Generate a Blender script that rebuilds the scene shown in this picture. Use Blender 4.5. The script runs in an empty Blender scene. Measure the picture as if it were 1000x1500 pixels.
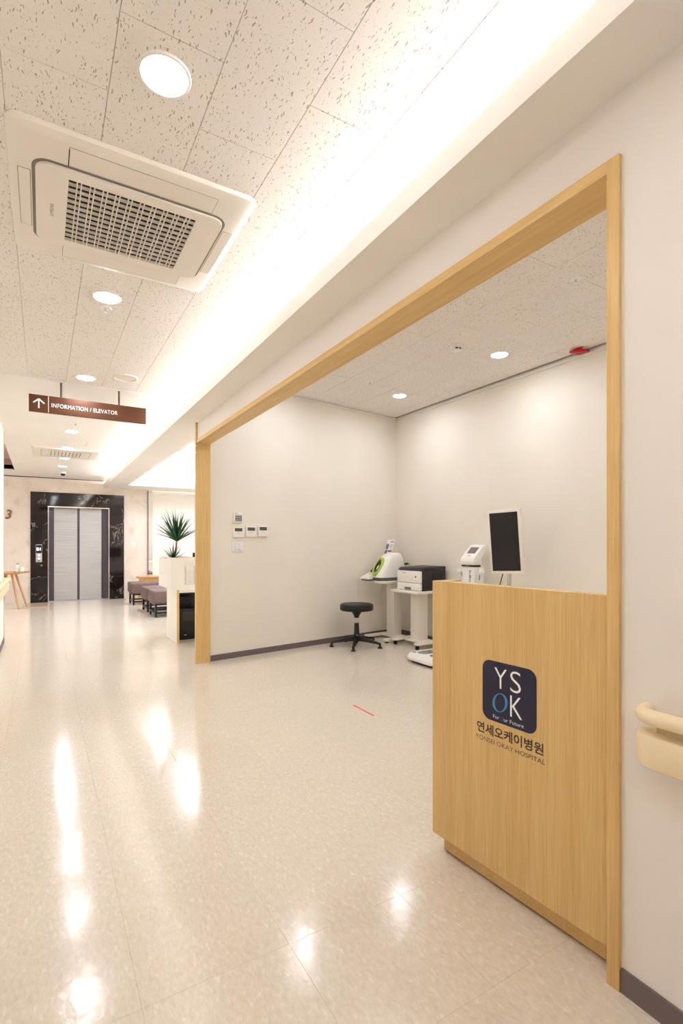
import bpy, bmesh, math, random
from mathutils import Vector, Matrix
random.seed(7)
SC = bpy.context.scene
COL = SC.collection
PI = math.pi
# World axes: x = across the corridor (right), y = along the corridor, z = up.  Metres.
# ------------------------------------------------------------------ camera
F_PX, HORIZON, VPX = 740.0, 797.0, 62.0
YAW = math.atan((500 - VPX) / F_PX)
EYE = 1.3
cam = bpy.data.cameras.new('camera')
cam.sensor_fit = 'VERTICAL'; cam.sensor_height = 36.0; cam.sensor_width = 24.0
cam.lens = F_PX / 1500 * 36.0
cam.shift_y = (HORIZON - 750) / 1500
cam.clip_start = 0.05
camo = bpy.data.objects.new('camera', cam); COL.objects.link(camo)
camo.location = (0, 0, EYE); camo.rotation_euler = (PI / 2, 0, -YAW)
SC.camera = camo
# ------------------------------------------------------------------ world, exposure
w = bpy.data.worlds.new('world'); SC.world = w; w.use_nodes = True
w.node_tree.nodes['Background'].inputs[0].default_value = (1, .95, .88, 1)
w.node_tree.nodes['Background'].inputs[1].default_value = 0.05
vs = SC.view_settings
vs.view_transform = 'Standard'; vs.look = 'None'; vs.gamma = 1.0; vs.use_curve_mapping = False
vs.exposure = 0.49
SC.cycles.max_bounces = 11; SC.cycles.diffuse_bounces = 7; SC.cycles.glossy_bounces = 5
SC.cycles.transparent_max_bounces = 12
SC.cycles.sample_clamp_indirect = 8.0
LAMP_COL = (.95, 1.0, 1.09, 1)
COVE_COL = (.99, 1.0, 1.01, 1)
LAMP_CORRIDOR, LAMP_ALCOVE, LAMP_LOBBY = 98.0, 100.0, 160.0
COVE_CORRIDOR, COVE_LOBBY = 68.0, 130.0

# ------------------------------------------------------------------ materials
def srgb(r, g, b):
    f = lambda c: (c / 255 / 12.92) if c <= 10 else ((c / 255 + .055) / 1.055) ** 2.4
    return (f(r), f(g), f(b), 1)
class Nodes:
    def __init__(s, name):
        s.m = bpy.data.materials.new(name); s.m.use_nodes = True
        s.t = s.m.node_tree; s.b = s.t.nodes['Principled BSDF']
    def n(s, typ, **kw):
        nd = s.t.nodes.new(typ)
        for k, v in kw.items():
            if k in ('operation', 'data_type', 'blend_type', 'feature', 'distance', 'noise_dimensions', 'wave_type', 'bands_direction', 'voronoi_dimensions', 'interpolation'):
                setattr(nd, k, v)
            else:
                nd.inputs[k].default_value = v
        return nd
    def l(s, a, b): s.t.links.new(a, b)
    def math(s, op, a, b=None, c=None):
        nd = s.t.nodes.new('ShaderNodeMath'); nd.operation = op
        for i, v in enumerate((a, b, c)):
            if v is None: continue
            if isinstance(v, (int, float)): nd.inputs[i].default_value = v
            else: s.l(v, nd.inputs[i])
        return nd.outputs[0]
    def pos(s, scale=(1, 1, 1), rot=(0, 0, 0), obj=False):
        if obj: src = s.t.nodes.new('ShaderNodeTexCoord').outputs['Object']
        else: src = s.t.nodes.new('ShaderNodeNewGeometry').outputs['Position']
        mp = s.t.nodes.new('ShaderNodeMapping'); s.l(src, mp.inputs[0])
        mp.inputs['Scale'].default_value = scale; mp.inputs['Rotation'].default_value = rot
        return mp.outputs[0]
    def ramp(s, fac, stops):
        r = s.t.nodes.new('ShaderNodeValToRGB'); s.l(fac, r.inputs[0])
        e = r.color_ramp.elements
        while len(e) < len(stops): e.new(.5)
        for q, (p, c) in zip(e, stops): q.position = p; q.color = c
        return r.outputs[0]
    def noise(s, vec, scale, detail=3, rough=.5, dist=0):
        nd = s.n('ShaderNodeTexNoise', Scale=scale, Detail=detail, Roughness=rough, Distortion=dist)
        s.l(vec, nd.inputs['Vector']); return nd.outputs['Fac']
    def bump(s, h, strength=.2, dist=.002):
        nd = s.n('ShaderNodeBump', Strength=strength, Distance=dist); s.l(h, nd.inputs['Height'])
        s.l(nd.outputs[0], s.b.inputs['Normal']); return nd
def mat(name, col, rough=.5, metal=0, spec=.5, coat=0, emit=None, estr=0, trans=0, alpha=1, ior=1.45):
    k = Nodes(name); b = k.b.inputs
    b['Base Color'].default_value = col; b['Roughness'].default_value = rough; b['Metallic'].default_value = metal
    b['Specular IOR Level'].default_value = spec; b['Coat Weight'].default_value = coat
    b['Transmission Weight'].default_value = trans; b['IOR'].default_value = ior; b['Alpha'].default_value = alpha
    if emit: b['Emission Color'].default_value = emit; b['Emission Strength'].default_value = estr
    k.m.diffuse_color = col
    return k.m
M = {}
def paint(name, col, rough=.6):
    k = Nodes(name); k.b.inputs['Roughness'].default_value = rough; k.b.inputs['Specular IOR Level'].default_value = .3
    f = k.noise(k.pos(), 1.6, 3)
    c2 = tuple(c * .965 for c in col[:3]) + (1,)
    k.l(k.ramp(f, [(.35, c2), (.65, col)]), k.b.inputs['Base Color'])
    k.bump(k.noise(k.pos(), 260, 2), .08, .001)
    M[name] = k.m
paint('wall_paint', srgb(238, 231, 224)); paint('wall_cream', srgb(238, 231, 219)); paint('ceiling_plaster', srgb(240, 236, 231)); paint('wall_white', srgb(245, 241, 234))
# mineral fibre ceiling tile with worm-shaped fissures and pinholes
k = Nodes('fissured_tile')
k.b.inputs['Roughness'].default_value = .9; k.b.inputs['Specular IOR Level'].default_value = .1
p = k.pos()
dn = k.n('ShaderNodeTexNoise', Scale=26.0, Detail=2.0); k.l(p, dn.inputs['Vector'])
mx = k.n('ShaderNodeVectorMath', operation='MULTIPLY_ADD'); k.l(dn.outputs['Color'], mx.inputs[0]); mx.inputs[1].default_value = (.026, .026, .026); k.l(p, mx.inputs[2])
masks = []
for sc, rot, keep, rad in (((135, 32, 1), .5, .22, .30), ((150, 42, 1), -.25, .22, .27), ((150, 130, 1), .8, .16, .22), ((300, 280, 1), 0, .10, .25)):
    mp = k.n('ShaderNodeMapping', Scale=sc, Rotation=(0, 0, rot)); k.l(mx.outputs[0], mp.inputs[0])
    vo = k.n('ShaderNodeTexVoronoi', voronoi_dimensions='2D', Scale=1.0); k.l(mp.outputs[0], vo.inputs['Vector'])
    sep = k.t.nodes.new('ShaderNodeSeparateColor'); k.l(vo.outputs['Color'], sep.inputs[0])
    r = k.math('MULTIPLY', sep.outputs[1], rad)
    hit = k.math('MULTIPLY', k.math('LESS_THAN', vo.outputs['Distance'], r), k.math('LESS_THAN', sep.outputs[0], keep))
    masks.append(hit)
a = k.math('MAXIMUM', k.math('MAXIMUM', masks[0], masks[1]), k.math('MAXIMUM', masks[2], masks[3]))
k.l(k.ramp(a, [(0, srgb(236, 230, 224)), (1, srgb(176, 164, 154))]), k.b.inputs['Base Color'])  # pits coloured darker to stand in for their shadow
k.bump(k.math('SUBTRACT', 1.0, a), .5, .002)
M['fissured_tile'] = k.m
# vinyl floor tile: beige chips, polished wax
k = Nodes('vinyl_tile')
p = k.pos()
st = k.pos(scale=(1, .42, 1), rot=(0, 0, .6))
f1 = k.noise(st, 85, 3, .6, .6); f2 = k.noise(p, 34, 4, .65); f3 = k.noise(p, 300, 2)
s = k.math('ADD', k.math('MULTIPLY', f1, .62), k.math('ADD', k.math('MULTIPLY', f2, .28), k.math('MULTIPLY', f3, .1)))
oi = k.t.nodes.new('ShaderNodeObjectInfo')
s = k.math('ADD', s, k.math('MULTIPLY', k.math('SUBTRACT', oi.outputs['Random'], .5), .035))
k.l(k.ramp(s, [(.34, srgb(208, 196, 178)), (.46, srgb(215, 204, 187)), (.57, srgb(220, 210, 195)), (.68, srgb(234, 227, 216))]), k.b.inputs['Base Color'])
k.l(k.math('ADD', .11, k.math('MULTIPLY', f2, .08)), k.b.inputs['Roughness'])
k.b.inputs['Specular IOR Level'].default_value = .55
bu = k.bump(k.math('ADD', k.noise(p, 7.5, 2, .5), k.math('MULTIPLY', k.noise(p, 46, 2), .28)), .16, .0075)
M['vinyl_tile'] = k.m
def wood(name, axis, c1, c2, c3, rough=.42):
    k = Nodes(name)
    sc = [58, 58, 58]; sc[axis] = 1.3
    sc2 = [9, 9, 9]; sc2[axis] = .35
    g = k.noise(k.pos(scale=sc), 3.2, 4, .62, .15); h = k.noise(k.pos(scale=sc2), 1.4, 3, .5, 1.2)
    f = k.math('ADD', k.math('MULTIPLY', g, .6), k.math('MULTIPLY', h, .4))
    k.l(k.ramp(f, [(.36, c3), (.5, c2), (.64, c1)]), k.b.inputs['Base Color'])
    k.b.inputs['Roughness'].default_value = rough; k.b.inputs['Specular IOR Level'].default_value = .35
    k.bump(g, .12, .0012)
    M[name] = k.m
OAK = (srgb(222, 190, 132), srgb(214, 179, 119), srgb(203, 165, 104))
wood('oak_upright', 2, *OAK); wood('oak_lengthwise', 1, *OAK); wood('oak_across', 0, *OAK)
wood('table_wood', 2, srgb(216, 172, 118), srgb(202, 154, 100), srgb(184, 134, 84))
# black marble with thin white veins
k = Nodes('black_marble'); p = k.pos()
v = k.noise(k.pos(scale=(1, 1, .8)), 1.7, 8, .62, 1.6)
vein = k.math('SUBTRACT', 1.0, k.math('MINIMUM', k.math('MULTIPLY', k.math('ABSOLUTE', k.math('SUBTRACT', v, .5)), 75.0), 1.0))
vein = k.math('MULTIPLY', vein, k.math('GREATER_THAN', k.noise(p, 2.3, 2), .52))
k.l(k.ramp(vein, [(0, srgb(26, 18, 18)), (1, srgb(140, 128, 122))]), k.b.inputs['Base Color'])
k.b.inputs['Roughness'].default_value = .06; M['black_marble'] = k.m
# beige travertine
k = Nodes('travertine'); p = k.pos()
f = k.noise(p, 3.2, 6, .6, .6); g = k.noise(k.pos(scale=(1, 1, 2.6)), 16, 3, .5)
spk = k.math('GREATER_THAN', g, .66)
f = k.math('SUBTRACT', f, k.math('MULTIPLY', spk, .14))
k.l(k.ramp(f, [(.25, srgb(206, 192, 176)), (.42, srgb(226, 215, 203)), (.65, srgb(232, 223, 213))]), k.b.inputs['Base Color'])
k.b.inputs['Roughness'].default_value = .3; M['travertine'] = k.m
# brushed steel, streaks running across
k = Nodes('brushed_steel')
f = k.noise(k.pos(scale=(.8, .8, 60)), 1.5, 4, .7)
k.l(k.ramp(f, [(.3, srgb(176, 176, 178)), (.7, srgb(208, 208, 208))]), k.b.inputs['Base Color'])
k.b.inputs['Metallic'].default_value = .65; k.b.inputs['Roughness'].default_value = .42; M['brushed_steel'] = k.m
for n_, c_, r_, kw in (
    ('chrome', srgb(215, 213, 210), .16, dict(metal=1)), ('dark_steel', srgb(92, 86, 96), .3, dict(metal=.8)),
    ('white_plastic', srgb(240, 237, 231), .35, {}), ('ac_plastic', srgb(232, 225, 215), .42, {}), ('grey_plastic', srgb(98, 93, 90), .45, {}),
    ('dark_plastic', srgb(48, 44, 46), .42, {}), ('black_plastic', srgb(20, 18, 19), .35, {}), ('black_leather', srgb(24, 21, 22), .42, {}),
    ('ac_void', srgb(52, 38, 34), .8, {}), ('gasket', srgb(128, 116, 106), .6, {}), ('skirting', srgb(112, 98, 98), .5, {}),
    ('rail_vinyl', srgb(238, 220, 184), .38, {}), ('rail_core', srgb(206, 190, 152), .5, {}), ('cream_metal', srgb(238, 232, 220), .35, {}),
    ('sign_brown', srgb(90, 52, 30), .38, dict(metal=.35)), ('sign_rod', srgb(86, 52, 40), .4, {}), ('letter_white', srgb(250, 248, 245), .5, {}),
    ('logo_navy', srgb(32, 30, 56), .4, {}), ('logo_blue', srgb(62, 134, 190), .4, {}), ('logo_dim_blue', srgb(40, 84, 128), .4, {}), ('letter_brown', srgb(62, 42, 34), .5, {}),
    ('screen_black', srgb(20, 16, 20), .25, {}), ('lcd_green', srgb(88, 90, 74), .25, {}), ('lcd_grey', srgb(120, 112, 112), .25, {}), ('label_dark', srgb(74, 72, 86), .5, {}),
    ('cuff_green', srgb(178, 200, 72), .4, {}), ('cuff_inside', srgb(84, 92, 92), .6, {}), ('paper', srgb(236, 234, 236), .7, {}), ('print_red', srgb(170, 60, 66), .6, {}), ('print_grey', srgb(120, 118, 130), .6, {}),
    ('mauve_leather', srgb(112, 92, 88), .5, {}), ('red_plastic', srgb(190, 28, 34), .4, {}), ('tape_red', srgb(232, 92, 78), .5, {}), ('tactile', srgb(206, 170, 112), .6, {}),
    ('bronze', srgb(150, 116, 78), .35, dict(metal=.6)), ('pit_grey', srgb(150, 140, 130), .7, {}), ('grout', srgb(150, 132, 112), .8, {}), ('plenum', srgb(110, 98, 88), .9, {}),
    ('leaf_green', srgb(34, 92, 44), .4, {}), ('leaf_dark', srgb(20, 66, 38), .4, {}), ('bark', srgb(150, 112, 84), .8, {}), ('soil', srgb(60, 46, 38), .9, {}),
    ('mirror', srgb(225, 222, 220), .03, dict(metal=1)), ('recess_brown', srgb(196, 166, 152), .6, {}), ('electrode', srgb(176, 178, 176), .25, dict(metal=.8)), ('bottle_green', srgb(120, 180, 110), .4, {}), ('brand_blue', srgb(60, 70, 120), .5, {})):
    M[n_] = mat(n_, c_, r_, **kw)
M['acrylic'] = mat('acrylic', (.96, .96, .96, 1), .04, trans=1, ior=1.2)
M['clear_glass'] = mat('clear_glass', (.97, .98, .97, 1), .03, trans=1, ior=1.2)
for n_, s_ in (('lamp_corridor', LAMP_CORRIDOR), ('lamp_alcove', LAMP_ALCOVE), ('lamp_lobby', LAMP_LOBBY), ('lamp_lobby_fill', LAMP_LOBBY * 1.4)):
    M[n_] = mat(n_, (1, 1, 1, 1), .5, emit=LAMP_COL, estr=s_)
for n_, s_ in (('cove_corridor', COVE_CORRIDOR), ('cove_lobby', COVE_LOBBY)):
    M[n_] = mat(n_, (1, 1, 1, 1), .5, emit=COVE_COL, estr=s_)
M['led_digit'] = mat('led_digit', (.6, .8, 1, 1), .5, emit=(.55, .75, 1, 1), estr=4)
M['led_button'] = mat('led_button', (1, 1, 1, 1), .5, emit=(1, .95, .9, 1), estr=1.2)

# ------------------------------------------------------------------ mesh helpers
class MB:
    def __init__(s): s.bm = bmesh.new()
    def _v(s, pts): return [s.bm.verts.new(p) for p in pts]
    def box(s, x0, x1, y0, y1, z0, z1, bev=0, seg=2):
        v = s._v([(x, y, z) for x in (x0, x1) for y in (y0, y1) for z in (z0, z1)])
        fs = [s.bm.faces.new([v[i] for i in q]) for q in ((0, 1, 3, 2), (4, 6, 7, 5), (0, 4, 5, 1), (2, 3, 7, 6), (0, 2, 6, 4), (1, 5, 7, 3))]
        if bev:
            es = list({e for f in fs for e in f.edges})
            bmesh.ops.bevel(s.bm, geom=es, offset=bev, segments=seg, affect='EDGES', profile=.5)
        return s
    def prism(s, pts, axis, a, b, bev=0, seg=2):
        """polygon pts (2D) extruded along axis ('x','y','z') from a to b."""
        def P(q, t):
            if axis == 'x': return (t, q[0], q[1])
            if axis == 'y': return (q[0], t, q[1])
            return (q[0], q[1], t)
        A = s._v([P(q, a) for q in pts]); B = s._v([P(q, b) for q in pts]); n = len(pts)
        fs = [s.bm.faces.new(A), s.bm.faces.new(B[::-1])]
        for i in range(n): fs.append(s.bm.faces.new([A[i], B[i], B[(i + 1) % n], A[(i + 1) % n]]))
        bmesh.ops.recalc_face_normals(s.bm, faces=fs)
        if bev:
            es = list({e for f in fs for e in f.edges})
            bmesh.ops.bevel(s.bm, geom=es, offset=bev, segments=seg, affect='EDGES', profile=.5)
        return s
    def tube(s, path, r, n=12, cap=True):
        """round tube along a path; r a number or a list of radii."""
        path = [Vector(p) for p in path]; rs = r if isinstance(r, (list, tuple)) else [r] * len(path)
        rings = []; up = None
        for i, p in enumerate(path):
            d = (path[min(i + 1, len(path) - 1)] - path[max(i - 1, 0)]).normalized()
            if up is None: up = d.orthogonal().normalized()
            up = (up - d * up.dot(d)); up = up.normalized() if up.length > 1e-6 else d.orthogonal().normalized()
            sd = d.cross(up)
            rings.append(s._v([p + (up * math.cos(2 * PI * j / n) + sd * math.sin(2 * PI * j / n)) * rs[i] for j in range(n)]))
        for a, b in zip(rings, rings[1:]):
            for j in range(n): s.bm.faces.new([a[j], a[(j + 1) % n], b[(j + 1) % n], b[j]])
        if cap: s.bm.faces.new(rings[0][::-1]); s.bm.faces.new(rings[-1])
        return s
    def lathe(s, prof, c=(0, 0, 0), n=32, axis='z', closed=False):
        c = Vector(c); rings = []
        def P(r, h, t):
            x, y = r * math.cos(t), r * math.sin(t)
            return c + {'z': Vector((x, y, h)), 'x': Vector((h, x, y)), 'y': Vector((x, h, y))}[axis]
        for r, h in prof:
            rings.append([s.bm.verts.new(P(0, h, 0))] if r < 1e-6 else s._v([P(r, h, 2 * PI * j / n) for j in range(n)]))
        prs = list(zip(rings, rings[1:])) + ([(rings[-1], rings[0])] if closed else [])
        fs = []
        for a, b in prs:
            for j in range(n):
                q = [a[j % len(a)], a[(j + 1) % n % len(a)], b[(j + 1) % n % len(b)], b[j % len(b)]]
                u = list(dict.fromkeys(q))
                if len(u) > 2: fs.append(s.bm.faces.new(u))
        bmesh.ops.recalc_face_normals(s.bm, faces=fs)
        return s
    def quad(s, pts): s.bm.faces.new(s._v(pts)); return s
    def loft(s, rings):
        R = [s._v(r) for r in rings]; n = len(R[0]); fs = []
        for a, b in zip(R, R[1:]):
            for j in range(n): fs.append(s.bm.faces.new([a[j], a[(j + 1) % n], b[(j + 1) % n], b[j]]))
        fs.append(s.bm.faces.new(R[0][::-1])); fs.append(s.bm.faces.new(R[-1]))
        bmesh.ops.recalc_face_normals(s.bm, faces=fs)
        return s
    def xf(s, m):
        bmesh.ops.transform(s.bm, matrix=m, verts=s.bm.verts); return s
    def mesh(s, name, m, smooth=True):
        me = bpy.data.meshes.new(name); s.bm.to_mesh(me); s.bm.free()
        me.materials.append(M[m] if isinstance(m, str) else m)
        if smooth:
            me.polygons.foreach_set('use_smooth', [True] * len(me.polygons)); me.set_sharp_from_angle(angle=math.radians(35))
        return me
    def build(s, name, m, parent=None, loc=None, smooth=True):
        return link(name, s.mesh(name, m, smooth), parent, loc)
def link(name, me, parent=None, loc=None):
    o = bpy.data.objects.new(name, me); COL.objects.link(o)
    if parent: o.parent = parent
    if loc: o.location = loc
    return o
def box(name, m, parent, *d, bev=0, seg=2): return MB().box(*d, bev=bev, seg=seg).build(name, m, parent)
def rrect(x0, x1, y0, y1, r, n=6):
    pts = []
    for cx, cy, a in ((x1 - r, y1 - r, 0), (x0 + r, y1 - r, PI / 2), (x0 + r, y0 + r, PI), (x1 - r, y0 + r, 1.5 * PI)):
        pts += [(cx + r * math.cos(a + PI / 2 * i / n), cy + r * math.sin(a + PI / 2 * i / n)) for i in range(n + 1)]
    return pts
def tag(o, label, cat, group=None):
    o['label'] = label; o['category'] = cat
    if group: o['group'] = group
    return o
def thing(name, label, cat, loc=(0, 0, 0), rz=0, group=None):
    o = bpy.data.objects.new(name, None); COL.objects.link(o); o.empty_display_size = .1
    o.location = loc; o.rotation_euler = (0, 0, rz)
    return tag(o, label, cat, group)
def struct(o): o['kind'] = 'structure'; return o
def copy_tree(o, parent=None):
    c = o.copy(); COL.objects.link(c)
    if parent: c.parent = parent
    for ch in list(o.children): copy_tree(ch, c)
    return c
DG = None
def text_mesh(body, m, fit, right, up, origin, offset=0.0, depth=.0006, shear=0.0, spacing=1.0):
    """text as a thin mesh: lower-left of its ink box at origin, ink box fit=(w,h)."""
    cu = bpy.data.curves.new('text', 'FONT'); cu.body = body; cu.size = 1; cu.offset = offset; cu.shear = shear; cu.space_character = spacing; cu.resolution_u = 4
    o = bpy.data.objects.new('text', cu); COL.objects.link(o)
    dg = bpy.context.evaluated_depsgraph_get(); dg.update()
    me = bpy.data.meshes.new_from_object(o.evaluated_get(dg)); bpy.data.objects.remove(o); bpy.data.curves.remove(cu)
    co = [v.co.copy() for v in me.vertices]
    x0, x1 = min(c.x for c in co), max(c.x for c in co); y0, y1 = min(c.y for c in co), max(c.y for c in co)
    r, u = Vector(right).normalized(), Vector(up).normalized(); nrm = r.cross(u); og = Vector(origin)
    sx = fit[0] / (x1 - x0); sy = fit[1] / (y1 - y0)
    for v, c in zip(me.vertices, co): v.co = og + r * ((c.x - x0) * sx) + u * ((c.y - y0) * sy) + nrm * depth
    me.materials.clear(); me.materials.append(M[m])
    return me
def flat_poly(pts, m, right, up, origin, depth=.0006):
    r, u = Vector(right).normalized(), Vector(up).normalized(); nrm = r.cross(u); og = Vector(origin)
    b = MB(); b.quad([og + r * x + u * y + nrm * depth for x, y in pts]); return b.mesh('shape', m, False)

# ================================================================== STRUCTURE
XL, XR = -.44, 1.45            # corridor walls
ZC = 2.79                      # corridor ceiling
ZA = 3.15                      # alcove ceiling
XA = 4.48                      # alcove back wall
YE = 13.08                     # elevator wall
P0 = Vector((1.585, 5.555)); P1 = Vector((XA, 5.995))       # face of the alcove's far wall
WD = (P1 - P0).normalized(); WN = Vector((-WD.y, WD.x)); WROT = math.atan2(WD.y, WD.x)

# ---- floor: slab + 450 mm vinyl tiles
floor = struct(box('floor', 'grout', None, -3.2, 5.3, -3.1, 13.4, -.12, -.004))
T = .45
def project(x, y, z):
    X = x * math.cos(YAW) - y * math.sin(YAW); Z = x * math.sin(YAW) + y * math.cos(YAW)
    return (500 + F_PX * X / Z, HORIZON - F_PX * (z - EYE) / Z, Z) if Z > .05 else (-9999, 9999, Z)
cells = []
for i in range(-9, 11):
    for j in range(-11, 27):
        x, y = .69 + T * i, 1.5 + T * j; cx, cy = x + T / 2, y + T / 2
        if not (-3.2 < cx < 5.3 and -3.1 < cy < 13.3): continue
        if cy < 8 - T and not (XL - T * .7 < cx): continue
        if cy < .8 and cx > XR + T * .7: continue
        if cy < 6 and cx > XA + T * .6: continue
        px, py, Z = project(cx, cy, 0)
        seen = -120 < px < 1120 and py < 1700 and Z > .3
        if cx < XL - .25 and cy < 8: seen = False
        cells.append((0 if seen else 1, Z, x, y))
cells.sort()
def tile_bm(w_, l_, t, g, ch):
    return MB().prism([(g, g), (w_ - g, g), (w_ - g, l_ - g), (g, l_ - g)], 'z', -t, -ch), (g, w_ - g, g, l_ - g)
def tile_mesh(name, m, w_, l_, t, g, ch, up=True):
    """flat tile with chamfered visible edge; visible face at z=0 (facing up or down)."""
    b = MB(); s_ = 1 if up else -1
    lo = [(g, g), (w_ - g, g), (w_ - g, l_ - g), (g, l_ - g)]; hi = [(g + ch, g + ch), (w_ - g - ch, g + ch), (w_ - g - ch, l_ - g - ch), (g + ch, l_ - g - ch)]
    b.loft([[(x, y, -t * s_) for x, y in lo], [(x, y, -ch * s_) for x, y in lo], [(x, y, 0) for x, y in hi]])
    return b.mesh(name, m, False)
tm = tile_mesh('floor_tile', 'vinyl_tile', T, T, .004, .00014, .0003)
for n_, (sn, Z, x, y) in enumerate(cells[:298]): link('floor_tile', tm, floor, (x, y, 0))
b = MB()
for sn, Z, x, y in cells[298:]: b.box(x + .0003, x + T - .0003, y + .0003, y + T - .0003, -.004, 0)
rest = b.build('floor_tiles_beyond', 'vinyl_tile', floor, smooth=False); rest['kind'] = 'stuff'

# ---- walls
wl = struct(box('wall_left', 'wall_white', None, XL - .15, XL, -3, 8.0, 0, 3.2))
struct(box('wall_lobby_near', 'wall_paint', None, -3.2, XL - .15, 7.85, 8.0, 0, 3.2))
struct(box('wall_lobby_left', 'travertine', None, -3.3, -3.2, 7.85, 13.3, 0, 3.2))
struct(box('wall_behind', 'wall_paint', None, XL - .15, XR + .2, -3.15, -3.0, 0, 3.2))
b = MB(); b.box(XR, XR + .135, -3, .852, 0, 3.3); b.box(XR, XR + .135, .852, 5.6, 2.43, 3.3)
wr = struct(b.build('wall_right', 'wall_paint', smooth=False))
b = MB(); b.box(-3.2, .10, YE, YE + .3, 0, 3.2); b.box(.10, 1.365, YE, YE + .3, 2.16, 3.2); b.box(1.365, 2.218, YE, YE + .3, 0, 3.2)
struct(b.build('wall_elevator', 'travertine', smooth=False))
struct(box('wall_lobby_far', 'wall_white', None, 2.218, 5.2, YE + .02, YE + .3, 0, 3.2))
struct(box('wall_lobby_right', 'wall_white', None, 5.2, 5.3, 6, 13.3, 0, 3.2))
b = MB(); q = P0 - WD * .02; r = P1 + WD * .3
b.prism([(q.x, q.y), (r.x, r.y), (r.x + WN.x * .09, r.y + WN.y * .09), (q.x + WN.x * .075, q.y + WN.y * .075)], 'z', 0, 3.3)
struct(b.build('wall_alcove_far', 'wall_cream', smooth=False))
struct(box('wall_alcove_back', 'wall_cream', None, XA, XA + .12, .7, 6.2, 0, 3.3))
struct(box('wall_alcove_near', 'wall_cream', None, XR + .135, XA + .12, .70, .852, 0, 3.3))

# ---- ceilings: plaster + mineral-fibre tiles 300 x 600
def clipped_tiles(parent, cols, x0, x1, y0, y1, z, wt, lt, g=.0007, ch=.0012):
    cache = {}
    for cx, oy in cols:
        a0, a1 = max(cx, x0), min(cx + wt, x1)
        if a1 - a0 < .02: continue
        j0 = math.floor((y0 - oy) / lt)
        for j in range(j0, j0 + 60):
            b0, b1 = max(oy + j * lt, y0), min(oy + (j + 1) * lt, y1)
            if b0 >= y1: break
            if b1 - b0 < .02: continue
            key = (round(a1 - a0, 4), round(b1 - b0, 4))
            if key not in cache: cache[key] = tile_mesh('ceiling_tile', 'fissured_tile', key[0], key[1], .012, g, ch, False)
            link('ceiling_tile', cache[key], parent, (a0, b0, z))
b = MB(); b.box(XL - .15, XR + .01, -3.1, 5.3, ZC + .012, ZC + .1)
ceil = struct(b.build('ceiling', 'plenum', smooth=False))
WT, LT = .297, .572
offs = {0: 1.82, 1: 1.53, 2: 1.80, 3: 1.52}
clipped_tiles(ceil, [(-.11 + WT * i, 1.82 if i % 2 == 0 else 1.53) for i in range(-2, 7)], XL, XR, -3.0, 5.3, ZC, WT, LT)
b = MB()
b.box(XL - .15, 1.66, 5.3, 8.0, ZC, ZC + .1)
b.box(-.48, 1.66, 8.0, 13.2, ZC, ZC + .1)
b.box(-3.2, -.48, 8.0, 9.0, ZC, ZC + .1); b.box(-3.2, -.48, 12.1, 13.2, ZC, ZC + .1); b.box(-3.2, -1.7, 9.0, 12.1, ZC, ZC + .1)
struct(b.build('ceiling_lobby', 'ceiling_plaster', smooth=False))
b = MB(); b.box(-1.72, -.47, 9.0, 12.11, ZC + .22, ZC + .27); b.box(-.48, -.46, 9.0, 12.12, ZC + .02, ZC + .25); b.box(-1.72, -1.70, 9.0, 12.12, ZC + .02, ZC + .25); b.box(-1.7, -.48, 8.98, 9.0, ZC + .02, ZC + .25); b.box(-1.7, -.48, 12.1, 12.12, ZC + .02, ZC + .25)
struct(b.build('ceiling_recess', 'recess_brown', smooth=False))
q = P0 + WN * .04; r = P1 + WD * .85 + WN * .04
struct(MB().prism([(1.5, q.y), (q.x, q.y), (r.x, r.y), (r.x, 13.3), (1.5, 13.3)], 'z', 2.95, 3.05).build('ceiling_desk', 'ceiling_plaster', smooth=False))
b = MB(); b.box(XR + .1, XA + .1, .8, 6.2, ZA + .012, ZA + .1)
ceila = struct(b.build('ceiling_alcove', 'plenum', smooth=False))
WTA, LTA = .326, .655
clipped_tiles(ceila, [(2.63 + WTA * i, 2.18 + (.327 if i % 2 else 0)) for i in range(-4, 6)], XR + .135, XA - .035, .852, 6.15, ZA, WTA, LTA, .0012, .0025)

# ---- bulkhead with light trough along the corridor and round the lobby
ZS, ZL = 2.618, 2.713
b = MB()
b.box(1.235, XR, -3, 5.6, ZS, ZS + .02)
b.box(1.235, 1.657, 5.6, 12.15, ZS, ZS + .02)
b.box(1.235, 5.2, 12.15, YE, ZS, ZS + .02)
b.box(1.235, 1.25, -3, YE, ZS + .02, ZL)
b.box(1.642, 1.657, 5.6, 12.15, ZS + .02, ZL)
b.box(1.657, 5.2, 12.15, 12.165, ZS + .02, ZL)
struct(b.build('ceiling_bulkhead', 'ceiling_plaster', smooth=False))

# ---- skirtings and crown
def wall_strip(name, m, t, z0, z1, gap=0):
    b = MB(); a = P0 - WN * 0; c = P1
    b.prism([(a.x, a.y), (c.x, c.y), (c.x - WN.x * t, c.y - WN.y * t), (a.x - WN.x * t, a.y - WN.y * t)], 'z', z0, z1)
    return struct(b.build(name, m, smooth=False))
struct(box('baseboard_right', 'skirting', None, XR - .008, XR, -3, .848, 0, .07))
struct(box('baseboard_left', 'skirting', None, XL, XL + .008, -3, 8.0, 0, .07))
wall_strip('baseboard_alcove_far', 'skirting', .008, 0, .065)
struct(box('baseboard_alcove_back', 'skirting', None, XA - .008, XA, .86, 5.98, 0, .065))
wall_strip('trim_1', 'ceiling_plaster', .018, ZA - .036, ZA - .004)
struct(box('trim_2', 'ceiling_plaster', None, XA - .018, XA, .86, 5.98, ZA - .045, ZA - .012))
struct(box('trim_3', 'ceiling_plaster', None, XL - .01, 1.235, 5.295, 5.303, ZC - .003, ZC + .01))
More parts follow.
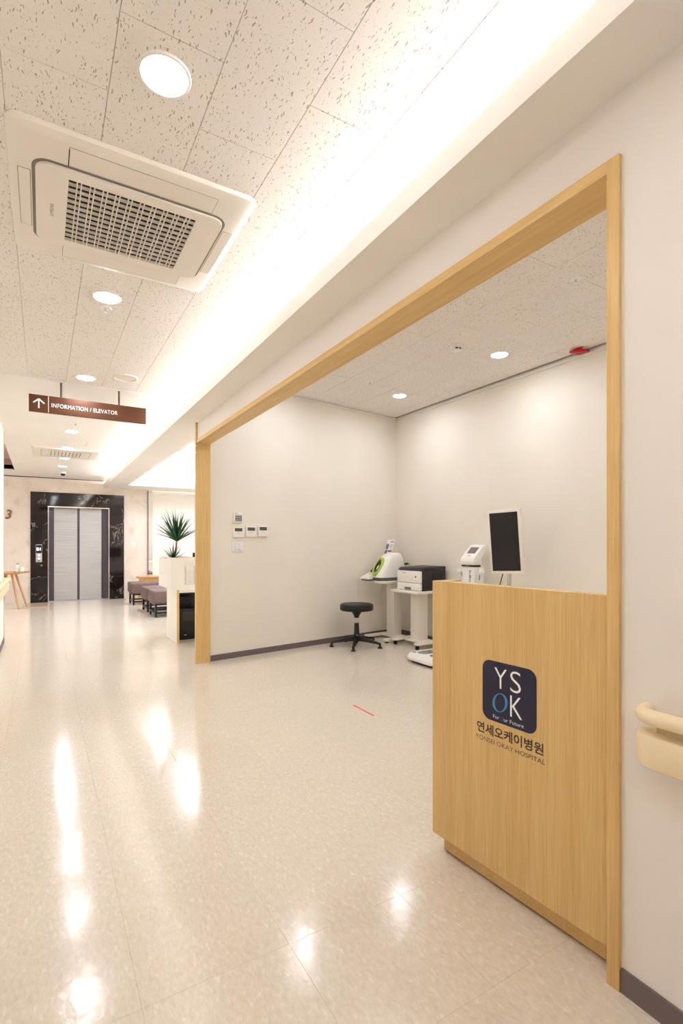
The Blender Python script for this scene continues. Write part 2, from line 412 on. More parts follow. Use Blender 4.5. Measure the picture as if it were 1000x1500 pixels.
struct(box('trim_4', 'dark_steel', None, -3.2, 1.235, YE - .012, YE + .01, ZC - .018, ZC - .001))
struct(box('trim_5', 'oak_upright', None, XL - .16, XL + .003, 7.99, 8.012, 0, ZC))

# ---- oak frame round the alcove opening
fr = bpy.data.objects.new('trim_6', None); COL.objects.link(fr); struct(fr)
box('post', 'oak_upright', fr, 1.437, 1.59, .85, .888, 0, 2.435, bev=.001, seg=1)
box('post', 'oak_upright', fr, 1.43, 1.59, 5.513, 5.553, 0, ZS, bev=.001, seg=1)
box('header', 'oak_lengthwise', fr, 1.437, 1.588, .888, 5.513, 2.395, 2.435, bev=.001, seg=1)

# ---- indirect light strips lying in the trough
def cove(name, label, m, path, tilt):
    (x0, y0), (x1, y1) = path
    o = thing(name, label, 'cove light', ((x0 + x1) / 2, (y0 + y1) / 2, ZS + .02))
    L = math.dist((x0, y0), (x1, y1)); a = math.atan2(y1 - y0, x1 - x0)
    R = Matrix.Rotation(a, 4, 'Z')
    MB().box(-L / 2, L / 2, -.03, .03, 0, .045).xf(R).build('mounting_block', 'ceiling_plaster', o)
    c, s_ = math.cos(tilt) * .02, math.sin(tilt) * .02
    MB().prism([(-c, .048 - s_ + .02), (c, .048 + s_ + .02), (c + .001, .048 + s_ + .016), (-c + .001, .048 - s_ + .016)], 'x', -L / 2, L / 2).xf(R).build('led_strip', m, o, smooth=False)
    return o
cove('cove_light', 'light strip hidden in the trough along the corridor ceiling', 'cove_corridor', ((1.40, -2.9), (1.40, 12.0)), -.9)
cove('cove_light', 'light strip hidden in the trough over the lobby benches', 'cove_lobby', ((5.1, 12.5), (1.75, 12.5)), -.6)

# ================================================================== CEILING THINGS
def downlight(x, y, z, label, group, m, rad=.07):
    o = thing('downlight', label, 'ceiling light', (x, y, z), 0, group)
    MB().lathe([(rad, -.001), (rad + .002, -.006), (rad + .010, -.005), (rad + .013, 0), (rad, 0)], n=32, closed=True).build('rim', 'white_plastic', o)
    MB().lathe([(0, -.004), (rad * .97, -.004), (rad, -.001), (0, -.0005)], n=32).build('lens', m, o)
    return o
G1 = 'recessed downlights in a row along the corridor'
for y, lb in ((1.667, 'round lit downlight in the tiled ceiling on the air conditioner\'s grille side'), (3.344, 'round lit downlight between the air conditioner and the small sprinkler'),
              (5.06, 'round lit downlight beside the round speaker above the hanging sign'), (7.567, 'round lit downlight in the plaster ceiling below the hanging sign'),
              (6.33, 'round lit downlight in the plaster ceiling hidden behind the hanging sign'), (8.888, 'round lit downlight between the access hatch and the slatted ceiling vent'), (9.96, 'round lit downlight on the elevator side of the slatted ceiling vent'),
              (11.04, 'round lit downlight next to the dome security camera')):
    downlight(.334, y, ZC, lb, G1, 'lamp_corridor')
for y in (-.03, -1.73): downlight(.334, y, ZC, 'round lit downlight in the tiled corridor ceiling away from the elevator', G1, 'lamp_corridor')
G2 = 'downlights in the alcove ceiling'
downlight(3.83, 5.05, ZA, 'round lit downlight in the alcove ceiling near the walls\' corner', G2, 'lamp_alcove', .075)
downlight(3.84, 3.46, ZA, 'round lit downlight in the alcove ceiling next to the smoke detector', G2, 'lamp_alcove', .075)
downlight(3.84, 1.75, ZA, 'round lit downlight in the alcove ceiling near the counter end', G2, 'lamp_alcove', .075)
for y in (1.75, 3.4, 5.0): downlight(2.47, y, ZA, 'round lit downlight in the alcove ceiling by the oak frame', G2, 'lamp_alcove', .075)
G3 = 'paired downlights over the information desk'
for y in (7.9, 8.51, 9.15, 10.4, 11.64):
    for x in (2.15, 2.31):
        downlight(x, y, 2.95, 'small round downlight of a pair over the information desk', G3, 'lamp_lobby', .055)
for x, y in ((3.6, 7.6), (3.6, 9.6), (3.6, 11.4)): downlight(x, y, 2.95, 'unseen fill downlight over the information desk interior', G3, 'lamp_lobby_fill', .09)  # unseen fill lamps, enlarged and boosted to brighten the lobby
for x, y in ((-1.9, 8.6), (-2.2, 11.2)): downlight(x, y, ZC, 'unseen fill downlight in the lobby ceiling beside the brown recess', 'unseen lobby fill lights', 'lamp_lobby_fill', .09)  # added out of view as stronger fill for the lobby walls

def sprinkler(x, y, z, label):
    o = thing('sprinkler', label, 'sprinkler', (x, y, z), 0, 'ceiling sprinklers')
    MB().lathe([(0, -.004), (.034, -.004), (.038, 0), (0, 0)], n=24).build('flange', 'white_plastic', o)
    MB().lathe([(0, -.03), (.012, -.03), (.012, -.026), (.006, -.024), (.006, -.004), (0, -.004)], n=12).build('nozzle', 'chrome', o)
sprinkler(.341, 3.50, ZC, 'small sprinkler in the corridor ceiling tile after the downlight')
sprinkler(.35, 7.0, ZC, 'tiny sprinkler in the plaster ceiling just beyond the hanging sign')
sprinkler(3.20, 2.20, ZA, 'sprinkler with white flange in the alcove ceiling near the oak post')
sprinkler(3.20, 4.77, ZA, 'tiny dark sprinkler in the alcove ceiling by the far wall')
o = thing('ceiling_speaker', 'round white speaker grille flush in the corridor ceiling', 'speaker', (.64, 4.88, ZC))
MB().lathe([(.088, -.001), (.09, -.008), (.104, -.007), (.11, 0), (.088, 0)], n=32, closed=True).build('rim', 'ac_plastic', o)
MB().lathe([(0, -.006), (.087, -.004), (.087, 0), (0, 0)], n=32).build('grille', 'ac_plastic', o)
o = thing('smoke_detector', 'round white smoke detector on the alcove ceiling', 'smoke detector', (3.335, 3.52, ZA))
MB().lathe([(0, -.012), (.06, -.012), (.065, -.006), (.065, 0), (0, 0)], n=32).build('base', 'white_plastic', o)
MB().lathe([(0, -.046), (.03, -.046), (.042, -.04), (.044, -.012), (0, -.012)], n=32).build('sensor_head', 'white_plastic', o)
for a0 in (-2.6, -1.75):
    b = MB(); b.prism([(.0445 * math.cos(a0 + .1 * i), .0445 * math.sin(a0 + .1 * i)) for i in range(7)] + [(.041 * math.cos(a0 + .1 * i), .041 * math.sin(a0 + .1 * i)) for i in range(6, -1, -1)], 'z', -.034, -.022)
    b.build('slot', 'black_plastic', o)
o = thing('exit_marker', 'red folded marker sign at the top of the alcove wall', 'sign', (4.34, 2.98, ZA)); o.scale = (.66, .66, 1.2)
MB().prism([(0, 0), (.012, 0), (.012, -.02), (0, -.02)], 'y', -.09, .05).build('ceiling_clip', 'red_plastic', o)
b = MB(); b.prism([(-.07, .06), (0, .06), (.13, .02), (.13, -.12), (.05, -.12), (.0, -.05), (-.07, -.02)], 'z', -.034, -.02, bev=.003); b.build('marker_plate', 'red_plastic', o)

# ---- four-way cassette air conditioner
def prism_ring(outer, inner, z0, z1):
    b = MB(); n = len(outer)
    A = b._v([(x, y, z0) for x, y in outer]); B = b._v([(x, y, z0) for x, y in inner]); C = b._v([(x, y, z1) for x, y in outer]); D = b._v([(x, y, z1) for x, y in inner])
    for i in range(n):
        j = (i + 1) % n
        for q in ((A[i], A[j], B[j], B[i]), (C[i], D[i], D[j], C[j]), (A[i], C[i], C[j], A[j]), (B[i], B[j], D[j], D[i])): b.bm.faces.new(q)
    bmesh.ops.recalc_face_normals(b.bm, faces=b.bm.faces); return b
o = thing('air_conditioner', 'large square ceiling air conditioner panel with a dense grille', 'air conditioner', (.343, 2.52, ZC))
def ac_pt(pts, z): return [(x, y, z) for x, y in pts]
out0 = rrect(-.46, .46, -.46, .46, .045); out1 = rrect(-.455, .455, -.455, .455, .042); out2 = rrect(-.43, .43, -.43, .43, .05)
b = MB(); b.loft([ac_pt(out0, 0), ac_pt(out0, -.008), ac_pt(out1, -.016), ac_pt(out2, -.026)]); b.build('housing', 'ac_plastic', o)
cvx, cvy = .367, .287
prism_ring(rrect(-cvx - .012, cvx + .012, -cvy - .012, cvy + .012, .062, 8), rrect(-cvx, cvx, -cvy, cvy, .052, 8), -.0275, -.020).build('gasket', 'gasket', o)
gx, gy = .252, .232
cover = prism_ring(rrect(-cvx, cvx, -cvy, cvy, .052, 8), rrect(-gx, gx, -gy, gy, .001, 8), -.036, -.026).build('cover', 'ac_plastic', o)
MB().box(-gx - .005, gx + .005, -gy - .005, gy + .005, -.0272, -.0262).build('filter', 'ac_void', o)  # dark sheet stands in for the shaded void behind the grille
b = MB()
x = -gx
per = 2 * gx / 10.5
for i in range(11):
    x0 = -gx + i * per
    b.box(x0 + .0285, x0 + .0325, -gy, gy, -.0358, -.029)
    if i < 10: b.box(x0 + per - .004, x0 + per, -gy, gy, -.0358, -.029)
per = 2 * gy / 12
for i in range(12):
    y0 = -gy + i * per
    b.box(-gx, gx, y0 + .022, y0 + .0252, -.0356, -.0295); b.box(-gx, gx, y0 + per - .0055, y0 + per - .002, -.0356, -.0295)
g = b.build('grille', 'ac_plastic', o, smooth=False)
link('brand_lettering', text_mesh('SAMSUNG', 'pit_grey', (.094, .014), (0, -1, 0), (-1, 0, 0), (-.301, .06, -.0362), depth=.0003), o)
for nm, (x0, x1, y0, y1) in (('louvre', (-.255, .30, -.405, -.304)), ('louvre', (-.255, .30, .304, .405)), ('louvre', (-.425, -.385, -.20, .20)), ('louvre', (.385, .425, -.20, .20))):
    lv = box(nm, 'ac_plastic', o, x0, x1, y0, y1, -.0275, -.024, bev=.001, seg=1)
    prism_ring([(x0 - .002, y0 - .002), (x1 + .002, y0 - .002), (x1 + .002, y1 + .002), (x0 - .002, y1 + .002)], [(x0, y0), (x1, y0), (x1, y1), (x0, y1)], -.0266, -.024).build('gap', 'gasket', lv, smooth=False)  # solid dark ring drawn in place of the shaded gap round the louvre
b = MB(); b.box(-.258, -.254, -.395, -.30, -.0278, -.025); b.build('dark_gap_line', 'black_plastic', o)  # black strip painted in for the dark of the louvre's end gap
# ---- second unit beyond the sign: slatted vent, hatch, camera
o = thing('ceiling_vent', 'rectangular slatted ceiling vent in the plaster ceiling before the elevator', 'vent', (.33, 9.40, ZC))
b = MB(); b.loft([ac_pt(rrect(-.47, .47, -.45, .45, .03), 0), ac_pt(rrect(-.46, .46, -.44, .44, .03), -.022)]); b.build('housing', 'ac_plastic', o)
prism_ring(rrect(-.35, .35, -.33, .33, .02), rrect(-.345, .345, -.325, .325, .02), -.0235, -.02).build('gasket', 'gasket', o)
for i in range(9): box('slat', 'gasket', o, -.215 + i * .052, -.205 + i * .052, -.22, .22, -.0262, -.021)
o = thing('access_hatch', 'flush white access hatch in the plaster ceiling', 'hatch', (.35, 8.38, ZC))
prism_ring(rrect(-.225, .225, -.225, .225, .006, 2), rrect(-.215, .215, -.215, .215, .006, 2), -.003, 0).build('frame', 'ac_plastic', o)
box('panel', 'ceiling_plaster', o, -.212, .212, -.212, .212, -.0022, 0)
o = thing('security_camera', 'white dome security camera with dark dome by the elevator wall', 'camera', (.366, 11.9, ZC))
MB().lathe([(0, -.04), (.045, -.04), (.055, -.03), (.06, 0), (0, 0)], n=24).build('base', 'white_plastic', o)
MB().lathe([(0, -.085), (.025, -.08), (.04, -.065), (.045, -.04), (0, -.04)], n=24).build('dome', 'black_plastic', o)

# ---- hanging direction sign
o = thing('hanging_sign', 'brown hanging sign reading INFORMATION / ELEVATOR with an up arrow', 'sign', (-.105, 5.33, 2.497))
W, Hs = .995, .156
box('board', 'sign_brown', o, 0, W, 0, .03, 0, Hs, bev=.002, seg=1)
for x in (.255, .748): MB().tube([(x, .015, Hs), (x, .015, ZC - 2.497)], .009, 12).build('rod', 'sign_rod', o)
rt, up = (1, 0, 0), (0, 0, 1)
link('lettering', text_mesh('INFORMATION / ELEVATOR', 'letter_white', (.555, .037), rt, up, (.178, 0, .056), offset=-.002, spacing=1.08), o)
box('divider', 'letter_white', o, .151, .155, -.0008, .001, .003, Hs - .003)
b = MB(); b.box(.072, .083, -.001, .001, .035, .118)
for s_ in (-1, 1): b.prism([(.0775 - s_ * .005, .122), (.0775 + s_ * .005, .122), (.0775 + s_ * .047, .084), (.0775 + s_ * .041, .076), (.0775 - s_ * .004, .112)], 'y', -.0012, .001)
b.build('arrow', 'letter_white', o, smooth=False)

# ================================================================== RECEPTION COUNTER
CA, CB = Vector((1.424, 1.649, 0)), Vector((1.469, .899, 0))
cd = (CB - CA).normalized(); L = (CB - CA).length; crz = math.atan2(cd.y, cd.x)
o = thing('reception_counter', 'light oak counter panel with a navy hospital logo', 'counter', CA, crz)
# local: +x from free end to post, +y to the inside of the alcove
HT = 1.145
box('front_panel', 'oak_upright', o, 0, L - .002, 0, .05, .08, HT, bev=.0015, seg=1)
box('end_panel', 'oak_upright', o, 0, .04, .0505, .13, .08, HT, bev=.0015, seg=1)
box('end_panel', 'oak_upright', o, 0, .04, .1305, .52, .08, .73, bev=.0015, seg=1)
box('worktop', 'oak_across', o, .0405, L - .03, .0505, .52, .70, .73, bev=.001, seg=1)
box('toe_kick', 'oak_across', o, .028, L - .002, .042, .06, .006, .0799)
box('toe_kick', 'oak_across', o, .028, .046, .0605, .48, .006, .0799)
box('gap_filler', 'black_plastic', o, .032, L - .002, .047, .46, 0, .006)  # black slab filling the gap under the toe kick
# logo in panel coordinates (s along, z up)
rt, up = (1, 0, 0), (0, 0, 1)
b = MB(); b.prism(rrect(.270, .503, .643, .866, .034, 8), 'y', -.0012, .001); lg = b.build('logo', 'logo_navy', o)
def T_(body, m, x, z, w_, h_, **kw): return link('lettering', text_mesh(body, m, (w_, h_), rt, up, (x, 0, z), depth=kw.pop('depth', .0016), **kw), lg)
T_('Y', 'letter_white', .326, .770, .055, .074, offset=-.012); T_('S', 'letter_white', .396, .770, .045, .076, offset=-.012); T_('K', 'letter_white', .396, .681, .050, .076, offset=-.012)
n_ = 40; ring_o, ring_i = [], []
for i in range(n_):
    a = 2 * PI * i / n_; sy = .0355 * math.sin(a); ring_o.append((.351 + .033 * math.cos(a) + sy * .22, .718 + sy)); sy = .0325 * math.sin(a - .25); ring_i.append((.351 + .0235 * math.cos(a) + sy * .30, .718 + sy))
b = MB(); A = b._v([(x, -.0017, z) for x, z in ring_o]); B = b._v([(x, -.0017, z) for x, z in ring_i])
for i in range(n_): b.bm.faces.new([A[i], A[(i + 1) % n_], B[(i + 1) % n_], B[i]])
b.build('letter_o', 'logo_blue', lg, smooth=False)
T_('For', 'letter_white', .3205, .6545, .027, .0135, offset=-.012); T_('O', 'logo_dim_blue', .3505, .6535, .0155, .0155, shear=.25, offset=-.005); T_('ur Future', 'letter_white', .368, .6545, .084, .0135, offset=-.012)
link('hangul_lettering', text_mesh('\uc5f0\uc138\uc624\ucf00\uc774\ubcd1\uc6d0', 'letter_brown', (.287, .041), rt, up, (.2425, 0, .5835), offset=.02, depth=.0006), o)
link('lettering', text_mesh('YONSEI OKAY HOSPITAL', 'letter_brown', (.300, .0165), rt, up, (.2365, 0, .5555), offset=-.006, depth=.0006), o)

# ================================================================== HANDRAILS
def handrail(name, label, x_wall, side, y0, y1, end_at):
    """wall rail: round grip above a flat bumper; side = direction out of the wall (+1/-1); end_at: y of the capped end."""
    o = thing(name, label, 'handrail', (x_wall, end_at, 0))
    s_ = 1 if y1 == end_at else -1
    far = (y0 if y1 == end_at else y1) - end_at
    X = lambda d: side * d
    # grip with its end bent into the wall
    path = [(X(.062), far, .84)] + [(X(.062), -s_ * .06, .84)]
    for i in range(1, 7):
        a = PI / 2 * i / 6; path.append((X(.012 + .05 * math.cos(a)), -s_ * .06 + s_ * .05 * math.sin(a), .84))
    path.append((X(.0), -s_ * .01, .84))
    MB().tube(path, .021, 16).build('grip', 'rail_vinyl', o)
    b = MB(); y_a, y_b = sorted((far, -s_ * .05)); b.box(*sorted((X(0), X(.035))), y_a, y_b, .79, .835); b.build('core', 'rail_core', o)
    prof = [(0, .695), (.045, .695), (.066, .705), (.07, .72), (.07, .775), (.064, .788), (.05, .793), (0, .793)]
    b = MB(); b.prism([(X(d), z) for d, z in prof], 'y', y_a, y_b); b.build('bumper', 'rail_vinyl', o)
    rings = []
    for i in range(6):
        a = PI / 2 * i / 5; k_ = max(math.cos(a), .06); rings.append([(X(d * k_), -s_ * .05 + s_ * .062 * math.sin(a), .744 + (z - .744) * (.78 + .22 * k_)) for d, z in prof])
    MB().loft(rings).build('end_cap', 'rail_vinyl', o)
    return o
handrail('handrail', 'cream handrail with bumper on the wall beside the oak post', XR, -1, -2.9, .785, .785)
handrail('handrail', 'cream handrail with bumper on the wall towards the wooden side table', XL, 1, -2.9, 7.93, 7.93)
tag(box('floor_tape', 'tape_red', None, 2.15, 2.168, 3.17, 3.46, 0, .0008), 'short red tape strip stuck on the beige floor', 'tape')

# ================================================================== ELEVATOR AND LOBBY
o = thing('elevator', 'elevator with grey steel doors in a black marble surround', 'elevator', (.73, YE, 0))
X0, X1, I0, I1 = -.955, .952, -.625, .632
for a, c_, z0, z1 in ((X0, I0, 0, 2.46), (I1, X1, 0, 2.46), (I0, I1, 2.15, 2.46)):
    box('marble_slab', 'black_marble', o, a, c_, -.025, 0, z0, z1, bev=.001, seg=1)
box('jamb', 'chrome', o, I0, I0 + .02, -.03, .22, 0, 2.15); box('jamb', 'chrome', o, I1 - .02, I1, -.03, .22, 0, 2.15); box('jamb', 'chrome', o, I0 + .02, I1 - .02, -.03, .22, 2.125, 2.15)
b = MB(); b.box(I0 + .02, I0 + .12, .2, .215, 0, 2.125); b.box(I1 - .12, I1 - .02, .2, .215, 0, 2.125); b.build('door_return', 'dark_steel', o)
for a, c_ in ((-.50, -.03), (.02, .48)):
    box('door', 'brushed_steel', o, a, c_, .19, .215, .01, 2.12)
box('door_seam', 'dark_steel', o, -.03, .02, .197, .21, .01, 2.12)
box('sill', 'brushed_steel', o, I0 + .02, I1 - .02, -.02, .26, 0, .006)
box('shaft_back', 'dark_steel', o, I0, I1, .23, .26, 0, 2.16)
cp = box('call_panel', 'brushed_steel', o, -.855, -.735, -.036, -.0255, .90, 1.29, bev=.003)
box('display', 'screen_black', cp, -.85, -.74, -.038, -.0365, 1.10, 1.28)
for z in (.98, 1.05): MB().lathe([(0, -.0405), (.015, -.0405), (.017, -.036), (0, -.036)], c=(-.795, 0, z), n=16, axis='y').build('button', 'led_button', cp)
box('plate', 'brand_blue', cp, -.815, -.775, -.0375, -.0365, .92, .94)
link('digits', text_mesh('B1', 'led_digit', (.07, .06), (1, 0, 0), (0, 0, 1), (-.835, -.0385, 1.16), offset=.01), cp)
me = text_mesh('3', 'bronze', (.12, .20), (1, 0, 0), (0, 0, 1), (0, 0, 0), offset=.02, shear=.2, depth=0)
bm_ = bmesh.new(); bm_.from_mesh(me); gm = bmesh.ops.extrude_face_region(bm_, geom=bm_.faces[:]); bmesh.ops.translate(bm_, verts=[v for v in gm['geom'] if isinstance(v, bmesh.types.BMVert)], vec=(0, .02, 0)); bmesh.ops.recalc_face_normals(bm_, faces=bm_.faces); bm_.to_mesh(me); bm_.free()
tag(link('floor_number', me, None, (-.69, YE - .021, 1.845)), 'bronze number 3 on the beige stone wall', 'number')
o = thing('wall_outlet', 'small white socket plate on the stone wall beside the elevator', 'outlet', (1.88, YE, 1.28))
box('plate', 'white_plastic', o, -.05, .05, -.01, 0, -.06, .06, bev=.002); box('insert', 'ac_plastic', o, -.03, .03, -.012, -.01, -.04, .04)
o = thing('wall_mirror', 'tall narrow steel-framed mirror between stone and white wall', 'mirror', (2.218, YE, .54))
box('frame', 'dark_steel', o, 0, .016, -.03, .019, 0, 2.07); box('glass', 'mirror', o, .0165, .115, -.02, .019, 0, 2.07)
tag(box('tactile_strip', 'tactile', None, -.55, .10, 12.06, 12.17, 0, .004), 'narrow tan ribbed strip on the floor before the side table', 'floor strip')
# side table and what stands on it
tx, ty = -.56, 12.22
o = thing('side_table', 'small round wooden side table with splayed legs by the elevator', 'table', (tx, ty, 0))
MB().lathe([(0, .715), (.33, .715), (.345, .725), (.345, .735), (0, .735)], n=40).build('table_top', 'table_wood', o)
MB().lathe([(0, .69), (.16, .69), (.18, .7149), (0, .7149)], n=24).build('apron', 'table_wood', o)
for (fx, fy), (hx, hy) in (((.15, -.27), (.03, -.1)), ((.29, .06), (.09, .03)), ((-.12, -.18), (-.06, -.08)), ((-.2, .25), (-.08, .09))):
    MB().tube([(fx, fy, 0), (hx, hy, .7)], [.014, .022], 12).build('leg', 'table_wood', o)
tag(MB().lathe([(0, .0), (.12, 0), (.125, .012), (.118, .012), (.114, .004), (0, .004)], c=(0, 0, 0), n=32).build('tray', 'chrome', None, (tx + .17, ty - .12, .735)), 'low round tray on the wooden side table', 'tray')
o = thing('sanitizer_bottle', 'clear bottle with a green cap on the side table tray', 'bottle', (tx + .13, ty - .12, .7395))
MB().lathe([(0, 0), (.032, 0), (.035, .006), (.035, .11), (.014, .135), (.014, .15), (0, .15)], n=20).build('body', 'white_plastic', o)
MB().lathe([(0, .15), (.017, .15), (.017, .18), (0, .18)], n=16).build('cap', 'bottle_green', o)
for i, (dx, dy) in enumerate(((.22, -.10), (.20, -.17))):
    tag(MB().lathe([(0, 0), (.028, 0), (.036, .1), (.033, .1), (.026, .004), (0, .004)], n=20).build('cup', 'white_plastic', None, (tx + dx, ty + dy, .7395)), 'white cup standing on the side table tray', 'cup', 'cups on the tray')
# upholstered benches
def bench(x0, x1, y0, y1, label):
    o = thing('bench', label, 'bench', ((x0 + x1) / 2, (y0 + y1) / 2, 0), 0, 'upholstered lobby benches')
    hx, hy = (x1 - x0) / 2, (y1 - y0) / 2
    box('cushion', 'mauve_leather', o, -hx, hx, -hy, hy, .245, .47, bev=.03, seg=3)
    for sx in (-1, 1):
        for sy in (-1, 1): box('leg', 'black_plastic', o, sx * (hx - .05) - .018, sx * (hx - .05) + .018, sy * (hy - .05) - .018, sy * (hy - .05) + .018, 0, .245)
    b = MB()
    for z0 in (.06, .21):
        for sy in (-1, 1): b.box(-hx + .07, hx - .07, sy * (hy - .05) - .014, sy * (hy - .05) + .014, z0, z0 + .03)
        for sx in (-1, 1): b.box(sx * (hx - .05) - .014, sx * (hx - .05) + .014, -hy + .07, hy - .07, z0, z0 + .03)
    b.build('frame', 'black_plastic', o)
bench(1.68, 2.9, 9.33, 9.93, 'mauve leather bench on black frame nearest the planter')
bench(1.68, 2.9, 10.12, 10.70, 'mauve leather bench on black frame between two like benches')
bench(1.62, 3.1, 11.45, 12.05, 'long mauve leather bench on black frame nearest the wooden bench')
o = thing('wooden_bench', 'low pale wooden bench against the far wall behind upholstered benches', 'bench', (2.5, 12.75, 0))
for i in range(2): box('plank', 'table_wood', o, -.57, .57, -.14 + .145 * i, -.005 + .145 * i, .49, .53, bev=.003)
box('apron', 'table_wood', o, -.55, .55, -.12, -.10, .42, .4895)
for sx in (-1, 1): box('leg', 'table_wood', o, sx * .5 - .025, sx * .5 + .025, -.11, .11, 0, .4195)
# information desk
o = thing('information_desk', 'white information desk with pale wood edge and open knee space', 'desk', (1.53, 6.76, 0))
box('end_panel', 'wall_white', o, -.02, .01, .012, .62, 0, .70)
box('edge_strip', 'oak_upright', o, -.02, .01, 0, .0119, 0, .70)
box('dark_lining', 'black_plastic', o, .0225, 1.2, .585, .5995, .0, .6599)  # black sheet added to make the knee space read dark
box('desk_top', 'wall_white', o, .0105, 2.2, .0, .75, .66, .70)
box('modesty_panel', 'wall_white', o, .0225, 2.2, .6, .62, 0, .6599)
box('end_panel', 'wall_white', o, 2.16, 2.2, 0, .5999, 0, .6599)
o = thing('computer_tower', 'black computer tower on the floor under the information desk', 'computer', (1.62, 7.0, 0))
box('case', 'black_plastic', o, -.03, .21, 0, .34, 0, .42, bev=.004); box('power_light', 'white_plastic', o, .04, .07, -.0015, 0, .06, .066); box('vent_panel', 'dark_plastic', o, .02, .17, -.003, 0, .25, .38)
o = thing('desk_cables', 'black cable bundle and device on the shelf under the desk', 'cables', (1.72, 7.05, .42))
MB().tube([(-.08, 0, .01), (-.04, -.02, .09), (.02, 0, .13), (.06, .02, .07), (.03, .05, .02)], .006, 8).build('cable', 'black_plastic', o); box('device', 'black_plastic', o, -.12, .1, .06, .2, 0, .16, bev=.004)  # cables, with a black box sized to fill the dark knee space
o = thing('desk_monitor', 'black monitor on the information desk behind the planter', 'monitor', (2.085, 7.25, .70))
MB().lathe([(0, 0), (.11, 0), (.11, .012), (0, .014)], n=24).build('base', 'black_plastic', o); box('neck', 'black_plastic', o, -.025, .025, .01, .03, .012, .3); box('screen', 'screen_black', o, -.25, .25, -.02, .0099, .16, .48, bev=.004)
o = thing('planter_box', 'tall white box planter on the end of the information desk', 'planter', (1.46, 6.85, .70))
prism_ring([(0, 0), (.34, 0), (.34, .85), (0, .85)], [(.02, .02), (.32, .02), (.32, .83), (.02, .83)], 0, .42).build('box_wall', 'white_plastic', o, smooth=False)
box('bottom', 'white_plastic', o, .02, .32, .02, .83, 0, .02); box('soil', 'soil', o, .0205, .3195, .0205, .8295, .0205, .36)
# yucca: two crowns of stiff leaves on a bare stem
def leaf_mesh(Ln, wd, droop, m):
    b = MB(); n = 7; Lr, Rr, Cr = [], [], []
    for i in range(n + 1):
        t = i / n; ww = wd * (math.sin(PI * min(t * .9 + .1, 1)) ** .7) * (1 - t ** 3) + .0006
        x = Ln * (t - .08 * droop * t * t); z = -droop * Ln * t ** 2.2
        Cr.append(b.bm.verts.new((x, 0, z - ww * .35))); Lr.append(b.bm.verts.new((x, ww, z))); Rr.append(b.bm.verts.new((x, -ww, z)))
    for i in range(n):
        b.bm.faces.new([Lr[i], Lr[i + 1], Cr[i + 1], Cr[i]]); b.bm.faces.new([Cr[i], Cr[i + 1], Rr[i + 1], Rr[i]])
    return b.mesh('leaf', m)
leaves = [leaf_mesh(.40, .013, .12, 'leaf_green'), leaf_mesh(.36, .012, .28, 'leaf_dark'), leaf_mesh(.44, .012, .06, 'leaf_dark')]
o = thing('yucca_plant', 'green spiky yucca with a bare stem growing from the white planter', 'plant', (1.56, 7.12, 1.06))
MB().tube([(-.03, .0, 0), (-.005, 0, .1), (.02, 0, .2), (.028, 0, .32)], [.016, .014, .013, .012], 10).build('stem', 'bark', o)
rng = random.Random(3)
def crown(c, n, lo, hi, sc):
    for i in range(n):
        lf = link('leaf', leaves[i % 3], o, c); el = lo + (hi - lo) * (i / n) + rng.uniform(-.08, .08)
        lf.rotation_euler = (rng.uniform(-.3, .3), -el, i * 2.39996 + rng.uniform(-.2, .2)); s_ = sc * rng.uniform(.8, 1.12); lf.scale = (s_, s_, s_)
crown((.028, 0, .275), 70, .45, 1.52, 1.08); crown((-.02, .0, .02), 34, .35, 1.35, .62)
# clear brochure holder on the partition end
o = thing('brochure_holder', 'clear acrylic brochure holder fixed beside the oak post', 'brochure holder', (1.39, 5.60, .86))
for nm, d in (('back_plate', (-.05, .05, .05, .053, 0, .24)), ('front_plate', (-.05, .05, -.02, -.017, 0, .15)), ('side_plate', (-.053, -.0502, -.02, .053, 0, .2)), ('side_plate', (.0502, .053, -.02, .053, 0, .2)), ('bottom_plate', (-.05, .05, -.0169, .0499, 0, .003))):
    box(nm, 'acrylic', o, *d)
box('bracket', 'acrylic', o, .0531, .2, .05, .053, .06, .2)

# ================================================================== ALCOVE EQUIPMENT
def on_far_wall(x_):   # point on the alcove's far wall at world x
    t = (x_ - P0.x) / WD.x; return P0 + WD * t
def wall_unit(name, label, cat, x0, x1, z0, z1, group=None):
    c = on_far_wall((x0 + x1) / 2); o = thing(name, label, cat, (c.x, c.y, z0), WROT, group); return o, (x1 - x0) / WD.x / 2, z1 - z0
o, hx, h = wall_unit('control_panel', 'white control panel with rows of small buttons, above the thermostats', 'control panel', 1.868, 1.98, 1.545, 1.66)
box('case', 'white_plastic', o, -hx, hx, -.02, 0, 0, h, bev=.003)
sc_ = box('button_field', 'label_dark', o, -hx * .55, hx * .86, -.0215, -.0202, .014, h * .76)
for r_ in range(4):
    for c_ in range(4): box('button', 'white_plastic', sc_, -hx * .45 + c_ * hx * .32, -hx * .45 + c_ * hx * .32 + .013, -.0235, -.0216, .018 + r_ * .019, .026 + r_ * .019)
box('name_plate', 'label_dark', o, -hx * .7, 0, -.0208, -.0202, h * .9, h * .94)
